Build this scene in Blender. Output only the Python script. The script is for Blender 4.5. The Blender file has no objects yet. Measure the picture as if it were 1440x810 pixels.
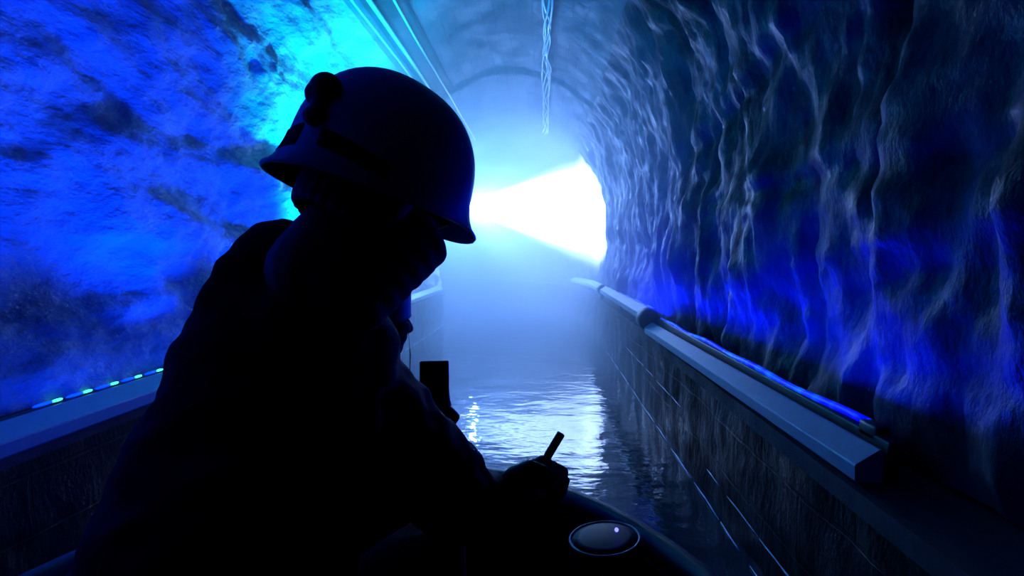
import bpy, bmesh, math, random
from mathutils import Vector, Matrix, noise, Euler
random.seed(7)
S = bpy.context.scene
COL = S.collection
F = 720.0
CAM = Vector((0, 0, 1.2))
YAW, PITCH = math.atan(45 / 720), math.atan(43 / 720)
CR = Matrix.Rotation(YAW, 3, 'Z') @ Matrix.Rotation(math.pi / 2 - PITCH, 3, 'X')

def W(px, py, D):
    """a point of the place from how far ahead it stands and its bearing"""
    return CAM + CR @ Vector(((px - 720) / F * D, (405 - py) / F * D, -D))

# ------------------------------------------------------------------ helpers
def link_mesh(name, me, mat=None, parent=None):
    o = bpy.data.objects.new(name, me)
    COL.objects.link(o)
    if mat:
        me.materials.clear(); me.materials.append(mat)
    if parent:
        o.parent = parent
        o.matrix_parent_inverse = parent.matrix_world.inverted()
    return o

def obj(name, bm, mat=None, parent=None, smooth=True):
    me = bpy.data.meshes.new(name)
    bmesh.ops.recalc_face_normals(bm, faces=bm.faces)
    bm.to_mesh(me); bm.free()
    if smooth:
        for p in me.polygons: p.use_smooth = True
    return link_mesh(name, me, mat, parent)

def tag(o, label=None, cat=None, group=None, kind=None):
    if label: o['label'] = label
    if cat: o['category'] = cat
    if group: o['group'] = group
    if kind: o['kind'] = kind
    return o

def thing(name, loc, label, cat, group=None):
    o = bpy.data.objects.new(name, None); COL.objects.link(o)
    o.location = loc; o.empty_display_size = .05
    bpy.context.view_layer.update()
    return tag(o, label, cat, group)

def frame_from(d, up=Vector((0, 0, 1))):
    d = d.normalized()
    x = up.cross(d)
    if x.length < 1e-4: x = Vector((1, 0, 0)).cross(d)
    x.normalize(); y = d.cross(x)
    return x, y, d

def add_tube(bm, pts, r, n=10, caps=True):
    pts = [Vector(p) for p in pts]
    rr = r if isinstance(r, (list, tuple)) else [r] * len(pts)
    rings = []
    for i, p in enumerate(pts):
        a = pts[max(0, i - 1)]; b = pts[min(len(pts) - 1, i + 1)]
        x, y, _ = frame_from(b - a)
        rings.append([bm.verts.new(p + (x * math.cos(t) + y * math.sin(t)) * rr[i])
                      for t in [2 * math.pi * k / n for k in range(n)]])
    for a, b in zip(rings, rings[1:]):
        for k in range(n):
            bm.faces.new((a[k], a[(k + 1) % n], b[(k + 1) % n], b[k]))
    if caps:
        bm.faces.new(rings[0][::-1]); bm.faces.new(rings[-1])
    return bm

def add_box(bm, c, s, rot=None, bev=0.0, seg=2):
    m = Matrix.Translation(Vector(c)) @ (rot.to_4x4() if rot else Matrix.Identity(4)) @ Matrix.Diagonal((*s, 1))
    r = bmesh.ops.create_cube(bm, size=1, matrix=m)
    if bev > 0:
        es = list({e for v in r['verts'] for e in v.link_edges})
        bmesh.ops.bevel(bm, geom=es, offset=bev, segments=seg, affect='EDGES', profile=.5)
    return bm

def add_capsule(bm, p0, r0, p1, r1, seg=18):
    """tapered capsule = hull of two spheres"""
    t = bmesh.new()
    for p, r in ((p0, r0), (p1, r1)):
        bmesh.ops.create_uvsphere(t, u_segments=seg, v_segments=seg // 2 + 1, radius=r, matrix=Matrix.Translation(p))
    res = bmesh.ops.convex_hull(t, input=t.verts)
    kill = [v for v in t.verts if not v.link_faces or v in res['geom_interior']]
    kill = list(set(kill) | {g for g in res['geom_interior'] if isinstance(g, bmesh.types.BMVert)})
    bmesh.ops.delete(t, geom=kill, context='VERTS')
    bmesh.ops.recalc_face_normals(t, faces=t.faces)
    me = bpy.data.meshes.new('tmp'); t.to_mesh(me); t.free()
    bm.from_mesh(me); bpy.data.meshes.remove(me)

def add_ell(bm, c, r, rot=None, seg=24):
    m = Matrix.Translation(Vector(c)) @ (rot.to_4x4() if rot else Matrix.Identity(4)) @ Matrix.Diagonal((*r, 1))
    bmesh.ops.create_uvsphere(bm, u_segments=seg, v_segments=seg // 2, radius=1, matrix=m)

def fuse(name, bm, voxel, mat, parent, smooth_it=6, fac=.6, wrinkle=0, wscale=8):
    """grow one continuous surface over the limbs laid out in bm"""
    me = bpy.data.meshes.new(name); bm.to_mesh(me); bm.free()
    o = bpy.data.objects.new(name, me); COL.objects.link(o)
    m = o.modifiers.new('r', 'REMESH'); m.mode = 'VOXEL'; m.voxel_size = voxel; m.use_smooth_shade = True
    s = o.modifiers.new('s', 'SMOOTH'); s.iterations = smooth_it; s.factor = fac
    dg = bpy.context.evaluated_depsgraph_get()
    me2 = bpy.data.meshes.new_from_object(o.evaluated_get(dg))
    bpy.data.objects.remove(o); bpy.data.meshes.remove(me)
    me2.name = name
    if wrinkle:
        nn = [v.normal.copy() for v in me2.vertices]
        for v, n in zip(me2.vertices, nn):
            p = v.co
            q = Vector((p.x * wscale, p.y * wscale, p.z * wscale * 1.6))
            v.co = p + n * wrinkle * (noise.noise(q) + .5 * noise.noise(q * 2.3 + Vector((3, 1, 2))) - .6 * abs(noise.noise(q * 1.4)))
    for p in me2.polygons: p.use_smooth = True
    return link_mesh(name, me2, mat, parent)

# ------------------------------------------------------------------ materials
def mat(name, color, rough=.6, metal=0, spec=.5, bump=None, emit=None, estr=0, coat=0):
    m = bpy.data.materials.new(name); m.use_nodes = True
    nt = m.node_tree; b = nt.nodes['Principled BSDF']
    b.inputs['Base Color'].default_value = (*color, 1)
    b.inputs['Roughness'].default_value = rough
    b.inputs['Metallic'].default_value = metal
    b.inputs['Specular IOR Level'].default_value = spec
    b.inputs['Coat Weight'].default_value = coat
    tc = nt.nodes.new('ShaderNodeTexCoord')
    n = nt.nodes.new('ShaderNodeTexNoise'); n.inputs['Scale'].default_value = 30; n.inputs['Detail'].default_value = 4
    nt.links.new(tc.outputs['Object'], n.inputs['Vector'])
    mx = nt.nodes.new('ShaderNodeMix'); mx.data_type = 'RGBA'
    mx.inputs['A'].default_value = (*[c * .8 for c in color], 1); mx.inputs['B'].default_value = (*[min(1, c * 1.15) for c in color], 1)
    nt.links.new(n.outputs['Fac'], mx.inputs['Factor']); nt.links.new(mx.outputs['Result'], b.inputs['Base Color'])
    if bump:
        n2 = nt.nodes.new('ShaderNodeTexNoise'); n2.inputs['Scale'].default_value = bump[0]; n2.inputs['Detail'].default_value = 6
        nt.links.new(tc.outputs['Object'], n2.inputs['Vector'])
        bp = nt.nodes.new('ShaderNodeBump'); bp.inputs['Strength'].default_value = bump[1]; bp.inputs['Distance'].default_value = bump[2]
        nt.links.new(n2.outputs['Fac'], bp.inputs['Height']); nt.links.new(bp.outputs['Normal'], b.inputs['Normal'])
    if emit:
        b.inputs['Emission Color'].default_value = (*emit, 1); b.inputs['Emission Strength'].default_value = estr
        m.cycles.emission_sampling = 'NONE'
    return m

def rock(name, base, dark, mscale, rough, bumps, spec=.5, brick=None):
    m = bpy.data.materials.new(name); m.use_nodes = True
    nt = m.node_tree; N = nt.nodes.new; L = nt.links.new
    b = nt.nodes['Principled BSDF']; b.inputs['Specular IOR Level'].default_value = spec
    tc = N('ShaderNodeTexCoord')
    mp = N('ShaderNodeMapping'); mp.inputs['Scale'].default_value = mscale
    L(tc.outputs['Object'], mp.inputs['Vector'])
    n1 = N('ShaderNodeTexNoise'); n1.inputs['Scale'].default_value = 2.2; n1.inputs['Detail'].default_value = 9; n1.inputs['Roughness'].default_value = .62
    n1.inputs['Distortion'].default_value = .15
    L(mp.outputs['Vector'], n1.inputs['Vector'])
    cr = N('ShaderNodeValToRGB'); cr.color_ramp.elements[0].position = .36; cr.color_ramp.elements[1].position = .62
    cr.color_ramp.elements[0].color = (*dark, 1); cr.color_ramp.elements[1].color = (*base, 1)
    L(n1.outputs['Fac'], cr.inputs['Fac'])
    L(cr.outputs['Color'], b.inputs['Base Color'])
    n3 = N('ShaderNodeTexNoise'); n3.inputs['Scale'].default_value = 5; n3.inputs['Detail'].default_value = 5
    L(mp.outputs['Vector'], n3.inputs['Vector'])
    mr = N('ShaderNodeMapRange'); mr.inputs['From Min'].default_value = .35; mr.inputs['From Max'].default_value = .65
    mr.inputs['To Min'].default_value = rough[0]; mr.inputs['To Max'].default_value = rough[1]
    L(n3.outputs['Fac'], mr.inputs['Value']); L(mr.outputs['Result'], b.inputs['Roughness'])
    n2 = N('ShaderNodeTexNoise'); n2.inputs['Scale'].default_value = bumps[0]; n2.inputs['Detail'].default_value = 8; n2.inputs['Roughness'].default_value = .6
    L(mp.outputs['Vector'], n2.inputs['Vector'])
    bp = N('ShaderNodeBump'); bp.inputs['Strength'].default_value = bumps[1]; bp.inputs['Distance'].default_value = bumps[2]
    L(n2.outputs['Fac'], bp.inputs['Height'])
    last = bp
    if brick:
        sp = N('ShaderNodeSeparateXYZ'); L(tc.outputs['Object'], sp.inputs[0])
        cb = N('ShaderNodeCombineXYZ'); L(sp.outputs['Y'], cb.inputs['X']); L(sp.outputs[brick[2]], cb.inputs['Y'])
        bk = N('ShaderNodeTexBrick'); bk.inputs['Scale'].default_value = 1
        bk.inputs['Brick Width'].default_value = brick[0]; bk.inputs['Row Height'].default_value = brick[1]
        bk.inputs['Mortar Size'].default_value = .008; bk.inputs['Mortar Smooth'].default_value = .4
        L(cb.outputs[0], bk.inputs['Vector'])
        b2 = N('ShaderNodeBump'); b2.invert = True; b2.inputs['Strength'].default_value = .6; b2.inputs['Distance'].default_value = .006
        L(bk.outputs['Fac'], b2.inputs['Height']); L(bp.outputs['Normal'], b2.inputs['Normal']); last = b2
    L(last.outputs['Normal'], b.inputs['Normal'])
    return m

M = {}
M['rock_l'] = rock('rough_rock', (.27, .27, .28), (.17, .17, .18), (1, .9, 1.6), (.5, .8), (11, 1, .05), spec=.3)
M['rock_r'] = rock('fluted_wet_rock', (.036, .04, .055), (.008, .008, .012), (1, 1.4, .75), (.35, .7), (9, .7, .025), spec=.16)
M['ceil'] = rock('damp_lining', (.11, .125, .14), (.06, .07, .08), (1, .8, 1), (.45, .75), (12, .7, .02), spec=.14, brick=(.30, .12, 'X'))
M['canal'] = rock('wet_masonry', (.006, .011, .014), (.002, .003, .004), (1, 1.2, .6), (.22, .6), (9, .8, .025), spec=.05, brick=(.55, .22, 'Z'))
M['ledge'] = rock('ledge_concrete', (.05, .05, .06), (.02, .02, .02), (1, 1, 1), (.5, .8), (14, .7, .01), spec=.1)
M['mud'] = mat('canal_mud', (.02, .03, .035), .9)
M['rail'] = mat('galvanised_rail', (.27, .35, .38), .42, .1, .3, bump=(40, .2, .002))
M['black_rubber'] = mat('black_rubber', (.012, .012, .014), .5, bump=(60, .2, .001))
M['cable'] = mat('grey_conduit', (.6, .62, .62), .3, 0, .5)
M['calcite'] = mat('calcite_and_glint', (.9, .92, .94), .2, 0, .9, bump=(14, .8, .01))  # ceiling calcite, and the pale tubes that stand in for waterline glints
M['jacket'] = mat('black_jacket_cloth', (.010, .010, .012), .92, 0, .15, bump=(180, .3, .002))
M['trouser'] = mat('dark_trouser_cloth', (.009, .009, .011), .95, 0, .12, bump=(200, .3, .002))
M['skin'] = mat('skin', (.05, .032, .025), .6, 0, .3)
M['glove'] = mat('dark_knit_glove', (.012, .012, .016), .95, 0, .1, bump=(300, .5, .002))
M['hair'] = mat('dark_hair', (.01, .008, .006), .7)
M['helmet'] = mat('pale_helmet_shell', (.36, .36, .42), .42, 0, .4)
M['helmet_dark'] = mat('dark_helmet_shell', (.02, .02, .024), .6, 0, .2)
M['vent'] = mat('helmet_opening', (.004, .004, .005), .8, 0, .1)
M['clip'] = mat('black_plastic', (.006, .006, .007), .55, 0, .3)
M['clipl'] = mat('grey_plastic', (.3, .32, .34), .3)
M['phone'] = mat('phone_case', (.012, .010, .014), .45, 0, .4)
M['hull'] = mat('tarred_hull', (.008, .008, .009), .65, 0, .2, bump=(20, .4, .004))
M['wood'] = mat('dark_bench_wood', (.02, .015, .011), .7)
M['chrome'] = mat('worn_chrome', (.06, .08, .09), .5, .2)
M['lens'] = mat('dull_lens', (.01, .014, .018), .6, 0, .15)
M['led_b'] = mat('blue_diode', (.02, .02, .1), .4, emit=(.0, .02, 1), estr=5)
M['led_g'] = mat('green_diode', (.02, .1, .05), .4, emit=(.05, 1, .55), estr=3)
M['led_dot'] = mat('blue_indicator', (.02, .02, .1), .4, emit=(.04, .04, 1), estr=12)
M['flood'] = mat('flood_lens', (.8, .8, .8), .3, emit=(.7, .85, 1), estr=60)
M['cyan'] = mat('cyan_lens', (.1, .6, .6), .3, emit=(.0, .8, 1), estr=8)

# rope light: blue diodes seen through a clear hose
m = bpy.data.materials.new('blue_rope_light'); m.use_nodes = True
nt = m.node_tree; b = nt.nodes['Principled BSDF']
b.inputs['Base Color'].default_value = (.02, .02, .2, 1)
tc = nt.nodes.new('ShaderNodeTexCoord'); mp = nt.nodes.new('ShaderNodeMapping'); mp.inputs['Scale'].default_value = (1, 7, 1)
n = nt.nodes.new('ShaderNodeTexNoise'); n.inputs['Scale'].default_value = 2.0; n.inputs['Detail'].default_value = 2
cr = nt.nodes.new('ShaderNodeValToRGB')
cr.color_ramp.elements[0].position = .45; cr.color_ramp.elements[0].color = (0, .002, .55, 1)
cr.color_ramp.elements[1].position = .68; cr.color_ramp.elements[1].color = (.0, .10, 1, 1)
nt.links.new(tc.outputs['Object'], mp.inputs[0]); nt.links.new(mp.outputs[0], n.inputs['Vector'])
nt.links.new(n.outputs['Fac'], cr.inputs['Fac']); nt.links.new(cr.outputs['Color'], b.inputs['Emission Color'])
b.inputs['Emission Strength'].default_value = 1.5
m.cycles.emission_sampling = 'NONE'
M['rope'] = m

# water
m = bpy.data.materials.new('canal_water'); m.use_nodes = True
nt = m.node_tree; b = nt.nodes['Principled BSDF']; N = nt.nodes.new; L = nt.links.new
b.inputs['Base Color'].default_value = (.012, .03, .042, 1)
b.inputs['Roughness'].default_value = .045; b.inputs['IOR'].default_value = 1.33; b.inputs['Specular IOR Level'].default_value = 1.0
tc = N('ShaderNodeTexCoord')
mp = N('ShaderNodeMapping'); mp.inputs['Scale'].default_value = (1.0, 1.7, 1); L(tc.outputs['Object'], mp.inputs[0])
n1 = N('ShaderNodeTexNoise'); n1.inputs['Scale'].default_value = 2.4; n1.inputs['Detail'].default_value = 3; n1.inputs['Roughness'].default_value = .5
n2 = N('ShaderNodeTexNoise'); n2.inputs['Scale'].default_value = 11; n2.inputs['Detail'].default_value = 2
L(mp.outputs[0], n1.inputs['Vector']); L(mp.outputs[0], n2.inputs['Vector'])
b1 = N('ShaderNodeBump'); b1.inputs['Strength'].default_value = 1; b1.inputs['Distance'].default_value = .009; L(n1.outputs['Fac'], b1.inputs['Height'])
b2 = N('ShaderNodeBump'); b2.inputs['Strength'].default_value = 1; b2.inputs['Distance'].default_value = .0022
L(n2.outputs['Fac'], b2.inputs['Height']); L(b1.outputs['Normal'], b2.inputs['Normal']); L(b2.outputs['Normal'], b.inputs['Normal'])
M['water'] = m

# ------------------------------------------------------------------ the tunnel
CX, HW = -.42, 1.45           # middle of the bore, half width
SPRING, RISE = 1.9, 1.58
Y0, YB, RB = -2.5, 8.6, 6.5   # start, where it begins to bend left, bend radius

def path(s):
    """origin and heading of the bore at distance s"""
    if s <= YB: return Vector((0, s, 0)), 0.0
    a = (s - YB) / RB
    return Vector((-RB * (1 - math.cos(a)) , YB + RB * math.sin(a), 0)), a

def place(s, x, z):
    o, a = path(s)
    return Vector((o.x + x * math.cos(a), o.y + x * math.sin(a), z))

def disp(s, x, z, zone):
    """how far the rock stands in from the clean section"""
    p = Vector((x, s, z))
    if zone == 'L':
        q = Vector((x * .8, s * .9, z * 1.9))
        v = noise.fractal(q * 1.3, .75, 2.1, 5) * .085
        r = noise.ridged_multi_fractal(q * 1.05 + Vector((5, 2, 7)), .9, 2.1, 4, 1.0, 2.0)
        v += (r - 1.1) * .045
        k = noise.noise(Vector((x, s * .35 + z * .12, z * 2.6)) * 1.2 + Vector((9, 9, 9)))
        v += max(-.2, min(.25, k * 2.2)) * .12
        return v * .8 - .075
    if zone == 'R':
        q = Vector((x, s * 2.0, z * .75))
        v = noise.fractal(q * 1.7, .8, 2.1, 5) * .075
        r = noise.ridged_multi_fractal(Vector((x, s * 1.25, z * .42)) * 1.6 + Vector((1, 2, 7)), .9, 2.1, 3, 1.0, 2.0)
        v += (r - 1.1) * .05
        c = noise.noise(Vector((x * .5, s * .35, z * 1.7)) + Vector((3, 3, 3)))
        v += (max(-.3, min(.3, c * 2)) + .1) * .07
        wob = .05 * noise.noise(Vector((s * 2, z * 3, 4)))
        for s0_, w0, dp in ((1.66, .05, .04), (2.12, .04, .028), (2.95, .05, .025), (1.22, .05, .03)):
            v -= dp * math.exp(-((s + wob - s0_) / w0) ** 2)
        for z0_, k0, dp in ((1.36, .06, .024), (2.35, -.12, .02), (.98, -.05, .012)):
            v -= dp * math.exp(-((z + wob - z0_ - k0 * s) / .05) ** 2) * (1 - smooth(3.0, 4.5, s))
        return v
    q = Vector((x * 1.1, s * .8, z * 1.1))
    return noise.fractal(q * 1.5, .8, 2.0, 4) * .03

def section(t):
    """t 0..1 from left wall foot over the crown to right wall foot; returns x, z, inward normal"""
    zb = .62
    straight = SPRING - zb
    arc = math.pi * (HW + RISE) / 2
    tot = 2 * straight + arc
    d = t * tot
    if d < straight: return CX - HW, zb + d, Vector((1, 0)), d / straight
    if d > straight + arc: return CX + HW, SPRING - (d - straight - arc), Vector((-1, 0)), (tot - d) / straight
    a = math.pi - (d - straight) / arc * math.pi
    n = Vector((-math.cos(a) / HW, -math.sin(a) / RISE)).normalized()
    return CX + HW * math.cos(a), SPRING + RISE * math.sin(a), n, 1.0

def smooth(a, b, v):
    v = max(0, min(1, (v - a) / (b - a))); return v * v * (3 - 2 * v)

def tunnel_strip(name, t0, t1, nt_, mat_, s0=Y0, s1=19.5):
    ns = int((9.0 - s0) / .03)
    ss = [s0 + (9.0 - s0) * i / ns for i in range(ns)] + [9.0 + (s1 - 9.0) * i / 130 for i in range(131)]
    verts, faces = [], []
    for s in ss:
        for j in range(nt_ + 1):
            t = t0 + (t1 - t0) * j / nt_
            x, z, n, _ = section(t)
            wl = 1 - smooth(.30, .37, t); wr = smooth(.63, .70, t); wc = 1 - wl - wr
            d = 0
            if wl > 0: d += wl * disp(s, x, z, 'L')
            if wr > 0: d += wr * disp(s, x, z, 'R')
            if wc > 0: d += wc * disp(s, x, z, 'C')
            if s > 6.3: d += .05 * smooth(6.3, 6.42, s)   # the newer lining stands slightly proud
            verts.append(place(s, x + n.x * d, z + n.y * d))
    w = nt_ + 1
    for i in range(len(ss) - 1):
        for j in range(nt_):
            a = i * w + j
            faces.append((a, a + 1, a + w + 1, a + w))
    me = bpy.data.meshes.new(name); me.from_pydata(verts, [], faces); me.update()
    for p in me.polygons: p.use_smooth = True
    o = link_mesh(name, me, mat_)
    return tag(o, kind='structure')

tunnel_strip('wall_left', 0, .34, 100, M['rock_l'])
tunnel_strip('ceiling', .34, .66, 70, M['ceil'])
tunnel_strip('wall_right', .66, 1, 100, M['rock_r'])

def canal_side(name, x0, z_top, sgn, xback):
    """masonry side of the channel and the ledge on top of it"""
    verts, faces = [], []
    ss = [Y0 + i * .05 for i in range(int((19.5 - Y0) / .05) + 1)]
    zz = [-.8 + (z_top + .8) * j / 46 for j in range(47)]
    for s in ss:
        for z in zz:
            d = noise.fractal(Vector((x0, s * 1.6, z * 1.8)) * 1.6, .8, 2.1, 4) * .022
            verts.append(place(s, x0 - sgn * (d + .012 * smooth(.0, -.3, z)), z))
    w = len(zz)
    for i in range(len(ss) - 1):
        for j in range(w - 1):
            a = i * w + j; faces.append((a, a + 1, a + w + 1, a + w))
    me = bpy.data.meshes.new(name); me.from_pydata(verts, [], faces); me.update()
    for p in me.polygons: p.use_smooth = True
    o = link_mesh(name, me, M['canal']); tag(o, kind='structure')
    verts, faces = [], []
    for s in ss:
        for k in range(5):
            x = x0 - sgn * .025 + (xback - x0 + sgn * .025) * k / 4
            verts.append(place(s, x, z_top + .004 * noise.noise(Vector((x * 9, s * 5, 0)))))
        verts.append(place(s, x0 - sgn * .025, z_top - .06))
    for i in range(len(ss) - 1):
        for k in range(4):
            a = i * 6 + k; faces.append((a, a + 1, a + 7, a + 6))
        a = i * 6; faces.append((a, a + 5, a + 11, a + 6))
    me = bpy.data.meshes.new(name + '_ledge'); me.from_pydata(verts, [], faces); me.update()
    return me

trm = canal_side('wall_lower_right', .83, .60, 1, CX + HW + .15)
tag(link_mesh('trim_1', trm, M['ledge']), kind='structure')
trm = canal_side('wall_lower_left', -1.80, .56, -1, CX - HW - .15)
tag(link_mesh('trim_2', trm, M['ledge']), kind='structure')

def flat_strip(name, x0, x1, z, nx, m_, ds=.1):
    ss = [Y0 + i * ds for i in range(int((19.5 - Y0) / ds) + 1)]
    verts = [place(s, x0 + (x1 - x0) * k / nx, z) for s in ss for k in range(nx + 1)]
    faces = [(i * (nx + 1) + k, i * (nx + 1) + k + 1, (i + 1) * (nx + 1) + k + 1, (i + 1) * (nx + 1) + k)
             for i in range(len(ss) - 1) for k in range(nx)]
    me = bpy.data.meshes.new(name); me.from_pydata(verts, [], faces); me.update()
    for p in me.polygons: p.use_smooth = True
    return link_mesh(name, me, m_)
tag(flat_strip('floor', -1.95, .95, -.75, 8, M['mud']), kind='structure')
tag(flat_strip('water', -1.88, .90, 0, 12, M['water']), 'still dark canal water with a white light pool in it', 'water', kind='structure')
# blind ends of the bore
for nm, s in (('wall_back', Y0 + .02), ('wall_far', 19.45)):
    bm = bmesh.new()
    prof = [section(k / 40)[:2] for k in range(41)]
    vs = [bm.verts.new(place(s, x + (.12 if x > CX else -.12), z + .1)) for x, z in prof]
    vs = [bm.verts.new(place(s, CX - HW - .2, -.8))] + vs + [bm.verts.new(place(s, CX + HW + .2, -.8))]
    bm.faces.new(vs)
    tag(obj(nm, bm, M['ceil'], smooth=False), kind='structure')

# ------------------------------------------------------------------ handrails
def rail_piece(name, y0, y1, x, z0, z1, w, h, parent=None):
    bm = bmesh.new()
    prof = [(-w * .5, -h * .45), (-w * .52, -h * .02), (-w * .49, h * .04), (w * .36, h * .50), (w * .45, h * .50), (w * .5, h * .40), (w * .5, -h * .5), (-w * .42, -h * .52)]
    rings = []
    for k in range(9):
        y = y0 + (y1 - y0) * k / 8; z = z0 + (z1 - z0) * k / 8
        rings.append([bm.verts.new(place(y, x + (a if x > 0 else -a), z + b)) for a, b in prof])
    n = len(prof)
    for a, b in zip(rings, rings[1:]):
        for k in range(n): bm.faces.new((a[k], a[(k + 1) % n], b[(k + 1) % n], b[k]))
    bm.faces.new(rings[0]); bm.faces.new(rings[-1][::-1])
    return obj(name, bm, M['rail'], parent, smooth=False)

def collar(y, x, z, r, ln, parent):
    bm = bmesh.new()
    add_tube(bm, [place(y - ln / 2, x, z), place(y - ln / 2 + .01, x, z), place(y + ln / 2 - .01, x, z), place(y + ln / 2, x, z)], [r * .9, r, r, r * .9], 24)
    add_box(bm, place(y, x, z - r - .03), (.05, .04, .12))
    return obj('coupling', bm, M['black_rubber'], parent)

t = thing('handrail', (.84, 1.3, .60), 'pale square-section handrail on the right canal ledge, beneath the blue rope light', 'handrail', 'handrails along the canal')
rail_piece('rail_bar', 1.34, 4.12, .835, .665, .640, .068, .085, t)
rail_piece('rail_bar', 4.30, 7.30, .835, .735, .745, .082, .10, t)
rail_piece('rail_bar', 7.50, 10.3, .835, .745, .745, .10, .10, t)
collar(4.2, .845, .70, .088, .17, t); collar(7.4, .835, .74, .075, .16, t)
for y in (2.6, 5.8):
    bm = bmesh.new(); add_box(bm, (.865, y, .62), (.03, .05, .10), bev=.004); obj('support', bm, M['black_rubber'], t)
t2 = thing('handrail', (-1.78, .2, .56), 'dim pale handrail on the left canal ledge, beneath the row of blue and green diodes', 'handrail', 'handrails along the canal')
rail_piece('rail_bar', -.5, 4.2, -1.80, .590, .60, .09, .10, t2)
rail_piece('rail_bar', 4.4, 8.85, -1.80, .61, .655, .09, .10, t2)
collar(4.3, -1.80, .60, .08, .16, t2)
for y in (.8, 2.9, 6.5):
    bm = bmesh.new(); add_box(bm, (-1.82, y, .56), (.03, .05, .05), bev=.004); obj('support', bm, M['black_rubber'], t2)

# rope light behind the right rail
bm = bmesh.new()
pts = [(.925 + .006 * math.sin(y * 5), y, .724 + .005 * math.sin(y * 9) - .010 * (y - 1.42) / 2.7) for y in [1.50 + i * .05 for i in range(53)]]
add_tube(bm, pts, .0125, 10)
rl = obj('rope_light', bm, M['rope']); tag(rl, 'glowing blue rope light lying behind the right handrail', 'rope light')
bm = bmesh.new()
add_tube(bm, [(.925, 4.3 + i * .1, .765 + .004 * math.sin(i)) for i in range(30)], .010, 8)
r2 = obj('rope_light', bm, M['rope']); tag(r2, 'short far run of blue rope light beyond the black rail coupling', 'rope light')
bm = bmesh.new(); add_box(bm, (.925, 1.47, .715), (.04, .08, .045), bev=.008)
tag(obj('cable_joiner', bm, M['black_rubber']), 'black joiner box at the near end of the rope light', 'joiner')
bm = bmesh.new(); add_box(bm, (.92, 2.75, .66), (.03, 2.75, .11), bev=.006); obj('cable_tray', bm, M['black_rubber'], t)

# left row of diodes in a bar
t = thing('led_bar', (-1.86, 2.4, .60), 'thin black bar of blue and green diodes along the left handrail', 'led bar')
bm = bmesh.new(); add_box(bm, (-1.868, 2.9, .63), (.03, 4.8, .04), bev=.004); obj('housing', bm, M['black_rubber'], t)
bmb = bmesh.new(); add_ell(bmb, (0, 0, 0), (.007, .042, .006), seg=12)
bmg = bmesh.new(); add_ell(bmg, (0, 0, 0), (.006, .024, .006), seg=12)
db = obj('blue_diode', bmb, M['led_b']); dg_ = obj('green_diode', bmg, M['led_g'])
for i in range(26):
    y = 1.80 + .131 * i
    for j, (src, dy) in enumerate(((db, -.035), (dg_, .02))):
        o = src if i == 0 else src.copy()
        if i: COL.objects.link(o)
        o.parent = t; o.matrix_parent_inverse = t.matrix_world.inverted()
        o.location = (-1.860, y + dy, .654)

# ------------------------------------------------------------------ conduits and calcite seam on the ceiling
def arch_pt(x):
    c = (x - CX) / HW
    return SPRING + RISE * math.sqrt(max(0, 1 - c * c))
labels = ['thin pale conduit on the left of the ceiling, nearest the crown', 'middle pale conduit on the left of the ceiling', 'pale conduit on the left of the ceiling, lowest of the row']
for (x, r), lb in zip(((-1.20, .011), (-1.325, .020), (-1.40, .010)), labels):
    bm = bmesh.new()
    pts = []
    for i in range(70):
        y = Y0 + .3 + i * .16
        xx = x + .012 * noise.noise(Vector((y * .7, x * 5, 0)))
        c = (xx - CX) / HW; n = Vector((-c / HW, -math.sqrt(1 - c * c) / RISE)).normalized()
        pts.append(place(y, xx + n.x * .05, arch_pt(xx) + n.y * .05))
    add_tube(bm, pts, r, 8)
    o = obj('conduit', bm, M['cable']); tag(o, lb, 'conduit', 'conduits along the ceiling')
t = thing('conduit_tray', (-1.26, 2, arch_pt(-1.26) - .03), 'flat dark backing strip that the pale ceiling conduits run along', 'cable tray')
bm = bmesh.new()
ring = []
for i in range(70):
    y = Y0 + .3 + i * .16
    row = []
    for xx in (-1.12, -1.17, -1.27, -1.37):
        c = (xx - CX) / HW; n = Vector((-c / HW, -math.sqrt(1 - c * c) / RISE)).normalized()
        row.append(bm.verts.new(place(y, xx + n.x * .03, arch_pt(xx) + n.y * .03)))
    for xx in (-1.37, -1.27, -1.17, -1.12):
        row.append(bm.verts.new(place(y, xx, arch_pt(xx) + .02)))
    ring.append(row)
for a, b in zip(ring, ring[1:]):
    for k in range(8): bm.faces.new((a[k], a[(k + 1) % 8], b[(k + 1) % 8], b[k]))
obj('backing', bm, M['ledge'], t)

t = thing('calcite_seam', (.02, 5, arch_pt(.02) - .05), 'wet white calcite strands hanging in a line along the tunnel crown', 'calcite')
for k in range(6):
    bm = bmesh.new(); pts, rr = [], []
    for i in range(102):
        y = 3.4 + i * .055
        w = .045 * (.5 + .5 * noise.noise(Vector((y * .9, 3, 1))) )+ .02
        xx = .02 + w * math.sin(k * 1.05 + y * 2.2 + 2 * noise.noise(Vector((y, k * 3.1, 0))))
        pts.append(place(y, xx, arch_pt(.02) - .075 - .035 * noise.noise(Vector((y * 2.5, k * 7., 2)))))
        rr.append(.008 + .009 * max(0, noise.noise(Vector((y * 3, k * 5., 9)))))
    add_tube(bm, pts, rr, 6)
    obj('strand', bm, M['calcite'], t)

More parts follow.
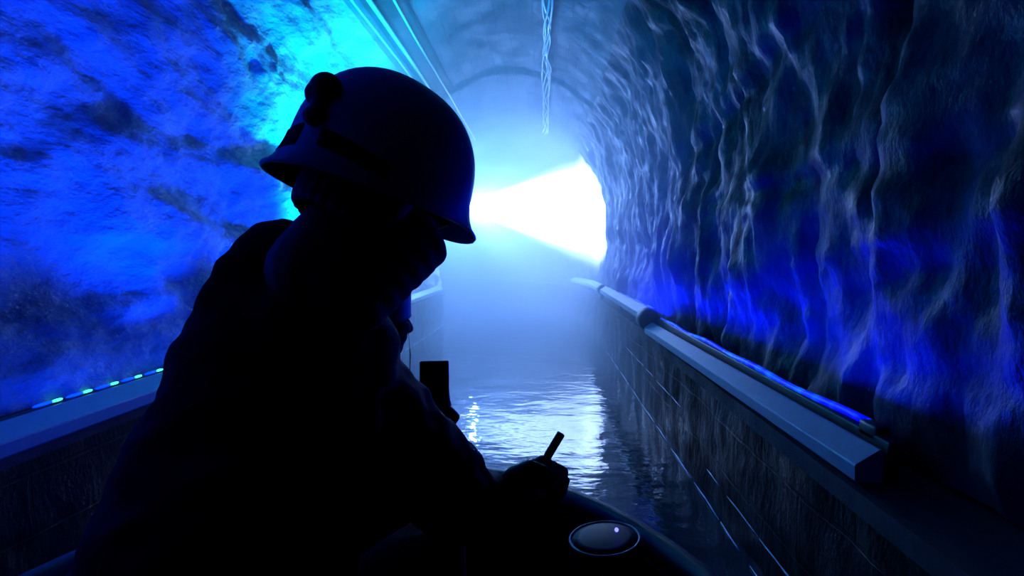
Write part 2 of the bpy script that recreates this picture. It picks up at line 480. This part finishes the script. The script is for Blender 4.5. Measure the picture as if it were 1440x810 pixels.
# glints modelled as pale tubes along the waterline and masonry courses
def glint_line(name, x, z, y0, y1, rad, seed):
    bm = bmesh.new(); rnd = random.Random(seed); y = y0
    while y < y1:
        ln = rnd.uniform(.12, .55); n_ = max(3, int(ln / .04))
        pts = [place(y + ln * k / n_, x + .004 * noise.noise(Vector((y + ln * k / n_ * 6, seed, 0))), z + .008 * noise.noise(Vector(((y + ln * k / n_) * 3, seed, 5)))) for k in range(n_ + 1)]
        rs = [rad * (.25 + .75 * math.sin(math.pi * (k + .3) / (n_ + .6))) * rnd.uniform(.6, 1.1) for k in range(n_ + 1)]
        add_tube(bm, pts, rs, 5); y += ln + rnd.uniform(.0, .12)
    return tag(obj(name, bm, M['calcite']), kind='structure')
glint_line('trim_3', .800, .006, 1.75, 6.6, .0042, 3)
glint_line('trim_4', .798, .165, 1.5, 2.4, .0035, 5)
glint_line('trim_5', .798, .33, 3.0, 4.6, .003, 8)
glint_line('trim_6', -1.775, .006, 4.5, 9.0, .006, 9)

# ------------------------------------------------------------------ lamps
def lamp_fixture(name, loc, aim, label, lensmat, w=.2, h=.15, wall_x=None):
    t = thing(name, loc, label, 'lamp')
    d = (Vector(aim) - Vector(loc)).normalized()
    x, y, z = frame_from(d)
    R = Matrix((x, y, z)).transposed()
    L0 = Vector(loc)
    bm = bmesh.new(); add_box(bm, L0 - d * .05, (w, h, .07), R, .012)
    for k in range(5): add_box(bm, L0 - d * .10 + x * (w * .16 * (k - 2)), (.008, h * .8, .04), R)
    obj('housing', bm, M['clip'], t)
    bm = bmesh.new(); add_box(bm, L0 - d * .012, (w * .86, h * .8, .008), R, .003); obj('lens', bm, lensmat, t)
    bm = bmesh.new()
    wp = Vector((wall_x, loc[1], loc[2] - .05)) if wall_x is not None else L0 - Vector((0, 0, .12))
    add_tube(bm, [L0 - d * .06 - y * h * .5, L0 - d * .08 - y * h * .8, wp], .012, 8)
    obj('bracket', bm, M['clip'], t)
    return t

def light(kind, name, loc, aim, color, power, **kw):
    l = bpy.data.lights.new(name, kind); l.color = color; l.energy = power
    for k, v in kw.items(): setattr(l, k, v)
    o = bpy.data.objects.new(name, l); COL.objects.link(o); o.location = loc
    if aim is not None:
        o.rotation_euler = (Vector(aim) - Vector(loc)).to_track_quat('-Z', 'Y').to_euler()
    return o

FL = Vector((-1.48, 9.6, 2.16)); FA = Vector((.95, 9.15, 2.04))
lamp_fixture('floodlight', FL, FA, 'bright white floodlight on the left wall where the tunnel bends', M['flood'], wall_x=-1.75)
FD = (FA - FL).normalized()
light('SPOT', 'flood_beam', FL + FD * .03, FA, (.30, .50, 1), 210000, spot_size=math.radians(50), spot_blend=1, shadow_soft_size=.05)
light('POINT', 'flood_spill', FL + FD * .14, None, (.12, .32, 1), 1100, shadow_soft_size=.06)
light('SPOT', 'flood_side', FL + FD * .06, FL + Vector((1, .12, -.1)), (.18, .38, 1), 2700, spot_size=math.radians(150), spot_blend=1, shadow_soft_size=.06)

CL = Vector((-1.60, 4.45, .85))
lamp_fixture('floodlight', CL, (-1.75, 4.0, 2.9), 'cyan uplighter on the left ledge', M['cyan'], .18, .12)
light('SPOT', 'cyan_uplight', CL + Vector((0, 0, .05)), (-2.15, 4.2, 2.6), (.0, .5, 1), 3000, spot_size=math.radians(84), spot_blend=.9, shadow_soft_size=.05)
for i, y in enumerate((.4, 1.3, 2.3, 3.3)):
    light('SPOT', 'blue_wash', (-1.50, y, .70), (-2.15, y + .1, 2.6), (.0, .032, 1), 360, spot_size=math.radians(95), spot_blend=.9, shadow_soft_size=.08)
light('SPOT', 'cyan_spill', CL + Vector((.05, 0, .1)), (-.2, 4.6, 3.4), (0, .5, 1), 260, spot_size=math.radians(115), spot_blend=1, shadow_soft_size=.05)
light('SPOT', 'blue_fill', (.86, 3.3, .80), (-2.0, 1.5, 1.9), (0, .03, 1), 190, spot_size=math.radians(95), spot_blend=1, shadow_soft_size=.1)  # added blue fill for dark hollows of the left wall, without a fixture
light('AREA', 'bar_glow', (-1.80, 2.4, .69), None, (0, .03, 1), 9, shape='RECTANGLE', size=.03, size_y=4.6)
bpy.data.objects['bar_glow'].rotation_euler = Euler((0, math.radians(180 - 30), 0))
light('AREA', 'rope_glow', (.85, 2.9, .80), (1.3, 2.9, 1.3), (.0, .004, 1), 56, shape='RECTANGLE', size=.03, size_y=3.0)
bpy.data.objects['rope_glow'].rotation_euler = Euler((0, math.radians(180 + 8), 0))

# ------------------------------------------------------------------ haze in the far part of the bore
m = bpy.data.materials.new('tunnel_haze'); m.use_nodes = True
nt = m.node_tree; nt.nodes.clear()
out = nt.nodes.new('ShaderNodeOutputMaterial'); vs_ = nt.nodes.new('ShaderNodeVolumeScatter')
vs_.inputs['Color'].default_value = (.85, .92, 1, 1); vs_.inputs['Density'].default_value = .26; vs_.inputs['Anisotropy'].default_value = .35
nt.links.new(vs_.outputs[0], out.inputs['Volume'])
bm = bmesh.new(); add_box(bm, (-3.2, 11.7, 1.55), (9.0, 16.4, 4.9))
hz = obj('haze', bm, m, smooth=False)
tag(hz, 'pale blue haze hanging over the canal towards the bend', 'haze', kind='stuff')

# ------------------------------------------------------------------ people
def hand(bm, wrist, d, n, side, sc=1.0, curl=(55, 70, 45), r=1.0, thumb_in=.5, spread=.010):
    """palm, four fingers of different length, thumb; d fingers' way, n out of the palm, side towards the thumb"""
    d = d.normalized(); side = (side - d * side.dot(d)).normalized(); n = d.cross(side) * (1 if d.cross(side).dot(n) > 0 else -1)
    k = sc
    pl = .088 * k
    for j in range(4):
        u = (1.5 - j) * .0195 * k
        add_capsule(bm, wrist + side * u * .55 + d * .008, .0165 * k, wrist + d * (pl - abs(u) * .12) + side * u, .0125 * k * r, 12)
    lens = [(.040, .025, .020), (.045, .028, .022), (.042, .026, .021), (.033, .020, .018)]
    for j in range(4):
        u = (1.5 - j) * (.0195 * k)
        p = wrist + d * (pl - abs(u) * .12) + side * u
        a = 0
        rr = [.0105, .0095, .0088, .0075]
        for q in range(3):
            a += math.radians(curl[q] + (j - 1.5) * 4)
            dd = d * math.cos(a) + n * math.sin(a)
            p2 = p + dd * lens[j][q] * k
            add_capsule(bm, p, rr[q] * k * r, p2, rr[q + 1] * k * r, 12)
            p = p2
    p = wrist + d * .022 * k + side * .026 * k
    v1 = (d * .75 + side * .75 + n * .35).normalized(); p1 = p + v1 * .038 * k
    v2 = (d * .9 + side * (.35 - thumb_in) + n * .55).normalized(); p2 = p1 + v2 * .030 * k
    v3 = (d * .8 + side * (.1 - thumb_in) + n * .75).normalized(); p3 = p2 + v3 * .024 * k
    add_capsule(bm, p, .0155 * k, p1, .0125 * k * r, 12); add_capsule(bm, p1, .0125 * k * r, p2, .011 * k * r, 12); add_capsule(bm, p2, .011 * k * r, p3, .0085 * k * r, 12)

def head_shapes(bm, Mh, sc=1.0):
    """head in its own frame: face +Y, up +Z, origin between the ears"""
    def e(c, r, rot=None):
        add_ell(bm, Mh @ (Vector(c) * sc), [q * sc for q in r], (Mh.to_3x3() @ rot.to_matrix()) if rot else Mh.to_3x3(), 20)
    def c(a, ra, b_, rb): add_capsule(bm, Mh @ (Vector(a) * sc), ra * sc, Mh @ (Vector(b_) * sc), rb * sc, 14)
    e((0, -.012, .045), (.076, .096, .080)); e((0, .020, .010), (.068, .072, .085))
    c((0, .03, -.04), .052, (0, .058, -.083), .024)       # jaw, chin
    c((-.045, .0, -.03), .025, (-.02, .055, -.08), .018); c((.045, .0, -.03), .025, (.02, .055, -.08), .018)
    c((0, .088, .030), .010, (0, .110, -.010), .012); e((0, .100, -.016), (.018, .012, .008))  # nose
    e((-.030, .080, .038), (.020, .010, .007)); e((.030, .080, .038), (.020, .010, .007))     # brows
    e((-.032, .078, -.008), (.020, .014, .014)); e((.032, .078, -.008), (.020, .014, .014))   # cheeks
    e((0, .090, -.043), (.022, .010, .005)); e((0, .088, -.053), (.019, .010, .006))          # lips
    for s in (-1, 1):
        e((s * .078, -.006, 0), (.008, .018, .030), Euler((math.radians(-12), 0, s * .35)))
    c((0, -.02, -.03), .055, (0, -.035, -.12), .054)      # neck top

def helmet(parent, Mh, sc=1.0, full=True, PEAK=.042):
    a, b_, c_ = .135 * sc, .114 * sc, .140 * sc
    ctr = Vector((0, -.018, .056)) * sc
    def rim(ph):           # ph 0 = right side, 90 = front
        f = math.sin(ph)
        return math.radians(-26 + 14 * max(0, f) ** 2 + 7 * max(0, -f) ** 3)
    def flare(ph):
        f = math.sin(ph)
        return (PEAK * max(0, f) ** 9 + .026 * max(0, -f) ** 7) * sc
    def pt(ph, e, off=0.0, fl=True):
        d = Vector((math.cos(e) * math.cos(ph), math.cos(e) * math.sin(ph), math.sin(e)))
        q = 2.25
        r = (abs(d.x / b_) ** q + abs(d.y / a) ** q + abs(d.z / c_) ** q) ** (-1 / q)
        p = d * r
        nrm = Vector((p.x / b_ ** 2, p.y / a ** 2, p.z / c_ ** 2)).normalized()
        if fl:
            k = math.exp(-max(0, e - rim(ph)) / math.radians(7))
            p += Vector((math.cos(ph), math.sin(ph), -.35 if math.sin(ph) > 0 else -.5)) * flare(ph) * k
        # raised ridge running front to back
        p += nrm * (off + .003 * sc * math.exp(-(p.x / (.045 * sc)) ** 4) * smooth(0, .5, math.sin(e)))
        return Mh @ (p + ctr)
    bm = bmesh.new(); rows = []
    NP, NE = 96, 30
    for off in (0, -.006 * sc):
        for j in range(NE + 1):
            row = []
            for i in range(NP):
                ph = 2 * math.pi * i / NP; er = rim(ph)
                e = er + (math.radians(89.5) - er) * (j / NE) ** 1.25
                row.append(bm.verts.new(pt(ph, e, off)))
            rows.append(row)
    n1 = NE + 1
    for blk in (0, n1):
        for j in range(NE):
            for i in range(NP):
                A, B = rows[blk + j], rows[blk + j + 1]
                bm.faces.new((A[i], A[(i + 1) % NP], B[(i + 1) % NP], B[i]))
        bm.faces.new(rows[blk + NE])
    for i in range(NP): bm.faces.new((rows[0][i], rows[0][(i + 1) % NP], rows[n1][(i + 1) % NP], rows[n1][i]))
    sh = obj('helmet_shell', bm, M['helmet'] if full else M['helmet_dark'], parent)
    sh['label'] = 'pale hard helmet shell with a short peak' if full else 'dark helmet shell'
    # brim edge bead
    bm = bmesh.new(); pts = [pt(2 * math.pi * i / 64, rim(2 * math.pi * i / 64), -.002 * sc) for i in range(65)]
    add_tube(bm, pts, .0032 * sc, 6, caps=False); obj('edge_trim', bm, M['helmet_dark'] if not full else M['helmet'], sh)
    if not full: return sh
    def patch(name, corners, off, m_):
        """slab lying on the shell; corners in (azimuth, elevation) degrees"""
        bm = bmesh.new(); G = 10; top, bot = [], []
        for i in range(G + 1):
            rt, rb = [], []
            for j in range(G + 1):
                u, v = i / G, j / G
                ph = (1 - u) * (1 - v) * corners[0][0] + u * (1 - v) * corners[1][0] + u * v * corners[2][0] + (1 - u) * v * corners[3][0]
                e = (1 - u) * (1 - v) * corners[0][1] + u * (1 - v) * corners[1][1] + u * v * corners[2][1] + (1 - u) * v * corners[3][1]
                rt.append(bm.verts.new(pt(math.radians(ph), math.radians(e), off))); rb.append(bm.verts.new(pt(math.radians(ph), math.radians(e), -.004)))
            top.append(rt); bot.append(rb)
        for i in range(G):
            for j in range(G):
                bm.faces.new((top[i][j], top[i + 1][j], top[i + 1][j + 1], top[i][j + 1]))
                bm.faces.new((bot[i][j], bot[i + 1][j], bot[i + 1][j + 1], bot[i][j + 1]))
        for k in range(G):
            for (p, q, r_, s_) in ((top[k][0], top[k + 1][0], bot[k + 1][0], bot[k][0]), (top[k][G], top[k + 1][G], bot[k + 1][G], bot[k][G]),
                                   (top[0][k], top[0][k + 1], bot[0][k + 1], bot[0][k]), (top[G][k], top[G][k + 1], bot[G][k + 1], bot[G][k])):
                bm.faces.new((p, q, r_, s_))
        return obj(name, bm, m_, sh)
    for s in (1, -1):
        f = lambda P: [((x if s > 0 else 180 - x), y) for x, y in P]
        patch('side_vent', f(VENT), .0012, M['vent'])
        patch('rear_vent', f(RVENT), .0012, M['vent'])
    # elastic lamp clip: two rounded black lugs at the back
    p = pt(math.radians(CLIP[0]), math.radians(CLIP[1]), .004); p2 = pt(math.radians(CLIP[2]), math.radians(CLIP[3]), .003)
    bm = bmesh.new()
    add_ell(bm, p, (.020, .020, .020)); add_ell(bm, p + Vector((-.014, 0, -.006)), (.013, .014, .015)); add_ell(bm, p2, (.016, .014, .013)); add_capsule(bm, p, .011, p2, .010)
    fuse('lamp_clip', bm, .003, M['clip'], sh, 3)
    return sh

VENT = [(-60, -1), (-17, -10), (-17, -20), (-60, -11)]
RVENT = [(-88, 0), (-74, 1), (-74, -11), (-88, -12)]
CLIP = (-68, 21, -66, 4)

# ---- the near person
HC = W(538, 300, .73)
hyaw, hpitch, hroll = math.radians(-48), math.radians(-34), math.radians(0)
H1 = Matrix.Translation(W(529, 298, .73)) @ Matrix.Rotation(hyaw + .10, 4, 'Z') @ Matrix.Rotation(hpitch, 4, 'X') @ Matrix.Rotation(hroll, 4, 'Y')
P1 = thing('person', (-.45, .45, .45), 'person in a pale helmet and black jacket, head bowed, sitting near the camera', 'person')
neck = W(440, 430, .73); hips = Vector((-.46, .42, .56))
shR, shL = W(322, 585, .66), W(535, 592, .84)
elR, elL = Vector((-.36, .30, .72)), W(642, 695, .90)
wrR, wrL = Vector((-.12, .55, .74)), W(700, 690, .96)
kneeR, kneeL = Vector((-.02, .72, .60)), Vector((-.22, .98, .62))
chest = W(405, 640, .76)
hdL = (W(760, 664, 1.0) - W(700, 690, .96)).normalized()
bm = bmesh.new()
head_shapes(bm, H1, 1.02)
add_capsule(bm, H1 @ Vector((0, -.03, -.08)), .055, neck, .058)
add_capsule(bm, neck, .07, chest, .11); add_capsule(bm, chest, .11, hips, .12)
for sh_, el, wr in ((shR, elR, wrR), (shL, elL, wrL)):
    add_capsule(bm, chest.lerp(sh_, .5), .08, sh_, .055); add_capsule(bm, sh_, .048, el, .038); add_capsule(bm, el, .037, wr, .026)
hand(bm, wrL + hdL * .004, hdL, Vector((.1, -.2, -1)), Vector((-.25, -.6, .6)), 1.08, (62, 78, 50), thumb_in=.75)
hand(bm, wrR + (kneeR - wrR).normalized() * .004, (kneeR + Vector((0, 0, .09)) - wrR).normalized(), Vector((0, 0, -1)), Vector((-1, .3, 0)), 1.0, (14, 18, 14))
body = fuse('body', bm, .0042, M['skin'], P1, 4, .5)

# hood-less jacket with a stand collar
bm = bmesh.new()
add_capsule(bm, W(440, 400, .73), .072, neck, .085)
add_capsule(bm, W(404, 345, .71), .036, W(370, 420, .70), .06)      # bunched hood behind the neck
add_capsule(bm, W(384, 345, .71), .034, W(348, 440, .70), .065)
add_capsule(bm, W(480, 440, .72), .05, W(500, 500, .76), .07)
add_capsule(bm, neck, .095, chest, .155); add_capsule(bm, chest, .155, hips + Vector((0, 0, .02)), .165)
add_capsule(bm, W(345, 480, .70), .075, shR, .095); add_capsule(bm, W(470, 500, .76), .07, shL, .088)
add_capsule(bm, chest, .14, shR, .095); add_capsule(bm, chest, .14, shL, .088)
add_capsule(bm, shR, .092, elR, .068); add_capsule(bm, elR, .068, wrR - (wrR - elR).normalized() * .02, .045)
add_capsule(bm, shL, .088, elL, .080); add_capsule(bm, elL, .080, wrL - (wrL - elL).normalized() * .03, .044)
fuse('jacket', bm, .009, M['jacket'], P1, 5, .5, wrinkle=.012, wscale=11)
bm = bmesh.new()
add_capsule(bm, hips + Vector((-.05, 0, -.02)), .12, hips + Vector((.08, .02, -.02)), .12)
for k, hp, ft in ((kneeR, Vector((.07, -.02, -.02)), Vector((.02, .78, .16))), (kneeL, Vector((-.07, .05, -.02)), Vector((-.2, 1.08, .16)))):
    add_capsule(bm, hips + hp, .10, k, .068); add_capsule(bm, k, .066, ft, .05)
fuse('trousers', bm, .010, M['trouser'], P1, 4, .5, wrinkle=.008, wscale=12)
for ft in (Vector((.02, .78, .13)), Vector((-.2, 1.08, .13))):
    bm = bmesh.new(); add_capsule(bm, ft, .05, ft + Vector((.10, .13, -.03)), .038); add_capsule(bm, ft, .05, ft + Vector((0, 0, .06)), .052)
    fuse('boot', bm, .006, M['black_rubber'], P1, 3)
bm = bmesh.new()   # short dark hair under the helmet
for a in range(-150, -29, 12):
    ca = math.radians(a)
    add_capsule(bm, H1 @ Vector((.072 * math.cos(ca), -.012 + .095 * math.sin(ca), .03)), .013, H1 @ Vector((.064 * math.cos(ca), -.012 + .086 * math.sin(ca), -.045)), .010, 10)
fuse('hair', bm, .004, M['hair'], P1, 3)
# scarf pulled up over mouth and nose
bm = bmesh.new()
for k in range(6):
    zc = -.005 - .026 * k
    add_ell(bm, H1 @ Vector((0, .022 - .003 * k, zc)), (.086 + .001 * k, .106 - .006 * k, .036), H1.to_3x3())
add_ell(bm, H1 @ Vector((0, .085, -.02)), (.035, .04, .045), H1.to_3x3())
fuse('neck_gaiter', bm, .005, M['jacket'], P1, 5)
helmet(P1, Matrix.Translation(HC) @ Matrix.Rotation(hyaw, 4, 'Z') @ Matrix.Rotation(math.radians(-20), 4, 'X'), .96)

# pen-like stick in the hand
a, b_ = W(765, 650, .985), W(789, 610, .985)
t = thing('pen', a, 'short dark stick held upright in the near person\'s hand', 'stick')
bm = bmesh.new(); x, y, z = frame_from(b_ - a)
add_tube(bm, [a - (b_ - a) * .5, a + (b_ - a) * .22], .003, 8); obj('tip', bm, M['clip'], t)
bm = bmesh.new(); R = Matrix((x, y, z)).transposed()
add_box(bm, a.lerp(b_, .6), (.011, .015, (b_ - a).length * .85), R, .0025); obj('barrel', bm, M['clip'], t)
bm = bmesh.new(); add_tube(bm, [a + x * .010 + (b_ - a) * -.1, a + x * .011 + (b_ - a) * .3], .0018, 6); obj('clip', bm, M['clip'], t)

# ---- the second person, further along the boat
H2C = W(508, 456, 1.17)
H2 = Matrix.Translation(H2C) @ Matrix.Rotation(math.radians(-62), 4, 'Z') @ Matrix.Rotation(math.radians(-3), 4, 'X')
P2 = thing('person', (-.60, 1.25, .45), 'person mostly hidden behind the helmeted one, chin and raised hand showing, holding a phone', 'person')
n2 = W(492, 520, 1.17); h2 = Vector((-.56, 1.16, .54)); ch2 = W(470, 610, 1.20)
sR2, sL2 = W(430, 570, 1.10), W(520, 575, 1.30)
eR2, eL2 = W(540, 690, 1.10), W(560, 690, 1.36)
wR2, wL2 = W(618, 612, 1.24), Vector((-.35, 1.35, .66))
bm = bmesh.new(); head_shapes(bm, H2)
add_capsule(bm, H2 @ Vector((0, -.03, -.08)), .05, n2, .055); add_capsule(bm, n2, .06, ch2, .10); add_capsule(bm, ch2, .10, h2, .11)
for sh_, el, wr in ((sR2, eR2, wR2), (sL2, eL2, wL2)):
    add_capsule(bm, ch2.lerp(sh_, .5), .07, sh_, .05); add_capsule(bm, sh_, .045, el, .036); add_capsule(bm, el, .035, wr, .025)
up2 = (W(614, 560, 1.25) - wR2).normalized()
hand(bm, wR2, up2, Vector((.1, -1, 0)), Vector((1, .1, 0)), .85, (12, 22, 25), thumb_in=.9)
hand(bm, wL2, Vector((.7, .5, -.1)), Vector((0, 0, -1)), Vector((-.5, .7, 0)), .95, (14, 18, 14))
fuse('body', bm, .0045, M['skin'], P2, 4, .5)
bm = bmesh.new()
add_capsule(bm, n2 + Vector((0, 0, .02)), .07, ch2, .14); add_capsule(bm, ch2, .14, h2, .15)
for sh_, el, wr in ((sR2, eR2, wR2), (sL2, eL2, wL2)):
    add_capsule(bm, ch2, .12, sh_, .075); add_capsule(bm, sh_, .072, el, .052); add_capsule(bm, el, .050, el.lerp(wr, .86), .036)
fuse('jacket', bm, .010, M['jacket'], P2, 5, .5, wrinkle=.010, wscale=11)
bm = bmesh.new()
for k, ft in ((Vector((-.28, 1.30, .58)), Vector((-.22, 1.34, .14))), (Vector((-.36, 1.46, .58)), Vector((-.32, 1.48, .14)))):
    add_capsule(bm, h2 + Vector((0, .03, -.02)), .10, k, .065); add_capsule(bm, k, .062, ft, .045)
fuse('trousers', bm, .010, M['trouser'], P2, 4, .5, wrinkle=.006, wscale=12)
bm = bmesh.new()
for k in range(6):
    zc = -.005 - .024 * k
    add_ell(bm, H2 @ Vector((0, .018 - .003 * k, zc)), (.080 + .001 * k, .098 - .006 * k, .034), H2.to_3x3())
fuse('neck_gaiter', bm, .006, M['jacket'], P2, 5)
helmet(P2, H2, .93, full=False, PEAK=.004)
cd = H2 @ Vector((0, .075, -.085))
bm = bmesh.new(); c0 = W(574, 462, 1.14)
add_tube(bm, [cd, c0, c0 + Vector((.004, 0, -.06)), W(576, 530, 1.15), W(560, 600, 1.16)], .0016, 6); obj('cord', bm, M['clip'], P2)

pc = W(611, 552, 1.215)
pr = Matrix.Rotation(YAW, 3, 'Z') @ Matrix.Rotation(math.radians(8), 3, 'Z') @ Matrix.Rotation(math.radians(-6), 3, 'X')
t = thing('phone', pc, 'dark smartphone held upright in the raised hand of the hidden person', 'phone')
bm = bmesh.new(); add_box(bm, pc, (.069, .010, .150), pr, .0045, 3); obj('case', bm, M['phone'], t)
bm = bmesh.new(); add_box(bm, pc + pr @ Vector((0, -.0055, 0)), (.063, .001, .142), pr); obj('screen', bm, M['lens'], t)
bm = bmesh.new(); add_box(bm, pc + pr @ Vector((.018, .006, .055)), (.02, .003, .025), pr, .001); obj('camera_bump', bm, M['clip'], t)

# ------------------------------------------------------------------ the boat
BCX = -.36
def rim_pt(u):
    """u 0..1 along the right gunwale from the stern to the stem: half width, y"""
    y = -1.3 + u * 2.96
    hw = .80 * (1 - max(0, (y - .55) / 1.11) ** 2.6) ** .62 if y < 1.655 else 0
    return hw, y
bt = thing('boat', (BCX, .3, 0), 'low dark open boat with a blunt rounded bow', 'boat')
bm = bmesh.new(); rows = []
NU = 44
levels = [(.0, -.12), (.55, -.12), (.86, -.02), (.95, .18), (1.0, .48)]
for sgn_thick in (0, 1):
    for i in range(NU + 1):
        hw, y = rim_pt(i / NU)
        row = []
        for f, z in levels[::-1]: row.append((-f * hw, z))
        for f, z in levels[1:]: row.append((f * hw, z))
        k = 1 - .05 * sgn_thick
        rows.append([bm.verts.new((BCX + x * k, y - (.04 * sgn_thick if i > NU / 2 else 0), z + (.03 * sgn_thick if z < .4 else 0))) for x, z in row])
n_ = len(rows[0])
for blk in (0, NU + 1):
    for i in range(NU):
        A, B = rows[blk + i], rows[blk + i + 1]
        for k in range(n_ - 1): bm.faces.new((A[k], A[k + 1], B[k + 1], B[k]))
    bm.faces.new(rows[blk])
bmesh.ops.remove_doubles(bm, verts=bm.verts, dist=.0005)
obj('hull', bm, M['hull'], bt)
bm = bmesh.new()
pr_ = [(BCX - rim_pt(i / NU)[0], rim_pt(i / NU)[1], .49) for i in range(NU + 1)] + [(BCX + rim_pt(i / NU)[0], rim_pt(i / NU)[1], .49) for i in range(NU - 1, -1, -1)]
add_tube(bm, pr_, .030, 10); obj('gunwale', bm, M['black_rubber'], bt)
for y in (-.75, .42, 1.22):
    hw = .80 * (1 - max(0, (y - .55) / 1.11) ** 2.6) ** .62
    bm = bmesh.new(); add_box(bm, (BCX, y, .415), (hw * 1.92, .26, .035), bev=.006); obj('bench', bm, M['wood'], bt)
bm = bmesh.new(); add_box(bm, (BCX, .1, .06), (1.1, 2.2, .025), bev=.004); obj('floorboard', bm, M['wood'], bt)
# small foredeck
bm = bmesh.new(); vs = []
for i in range(30, NU + 1): hw, y = rim_pt(i / NU); vs.append((BCX - hw * .97, y))
poly = vs + [(2 * BCX - x, y) for x, y in vs[-2::-1]]
f = bm.faces.new([bm.verts.new((x, y, .47)) for x, y in poly]); bmesh.ops.solidify(bm, geom=[f], thickness=.02)

obj('foredeck', bm, M['hull'], bt, smooth=False)

# round lamp head lying by the gunwale, switched off but for its blue pilot light
lc = W(850, 757, 1.16)
t = thing('searchlight', lc, 'round dark searchlight with pale rim and tiny blue pilot light on the bow', 'searchlight')
dirl = Vector((-.12, .05, 1)); x, y, z = frame_from(dirl)
bm = bmesh.new(); add_tube(bm, [lc - z * .10, lc - z * .06, lc - z * .01, lc], [.05, .07, .078, .078], 32); obj('housing', bm, M['clip'], t)
bm = bmesh.new(); add_tube(bm, [lc + (x * math.cos(q) + y * math.sin(q)) * .078 for q in [2 * math.pi * k / 48 for k in range(49)]], .0035, 8, caps=False); obj('rim', bm, M['chrome'], t)
bm = bmesh.new(); add_tube(bm, [lc + z * .001, lc + z * .006, lc + z * .010], [.072, .055, .02], 32); obj('lens', bm, M['lens'], t)
bm = bmesh.new(); add_ell(bm, W(867, 745, 1.14), (.0045, .0045, .0045), seg=12); obj('pilot_light', bm, M['led_dot'], t)
bm = bmesh.new(); add_tube(bm, [lc - z * .05 + x * .06, lc - z * .08 - Vector((0, 0, .08)), Vector((lc.x, lc.y, .48))], .010, 8); obj('stand', bm, M['clip'], t)
light('POINT', 'pilot_glow', W(867, 743, 1.12), None, (.05, .05, 1), .01, shadow_soft_size=.004)

# ------------------------------------------------------------------ camera, world, view
cd_ = bpy.data.cameras.new('camera'); cd_.sensor_width = 36; cd_.lens = 18; cd_.clip_start = .02
co = bpy.data.objects.new('camera', cd_); COL.objects.link(co)
co.matrix_world = Matrix.Translation(CAM) @ CR.to_4x4()
S.camera = co
w = bpy.data.worlds.new('world'); S.world = w; w.use_nodes = True
w.node_tree.nodes['Background'].inputs[0].default_value = (0, .02, .1, 1)
w.node_tree.nodes['Background'].inputs[1].default_value = 0.0
S.view_settings.view_transform = 'Standard'; S.view_settings.look = 'None'
S.view_settings.gamma = 1; S.view_settings.use_curve_mapping = False
S.view_settings.exposure = 0
c = S.cycles
c.use_denoising = True; c.max_bounces = 6; c.diffuse_bounces = 1; c.glossy_bounces = 3; c.volume_bounces = 2
c.sample_clamp_indirect = 4; c.caustics_reflective = False; c.caustics_refractive = False
c.volume_step_rate = 4
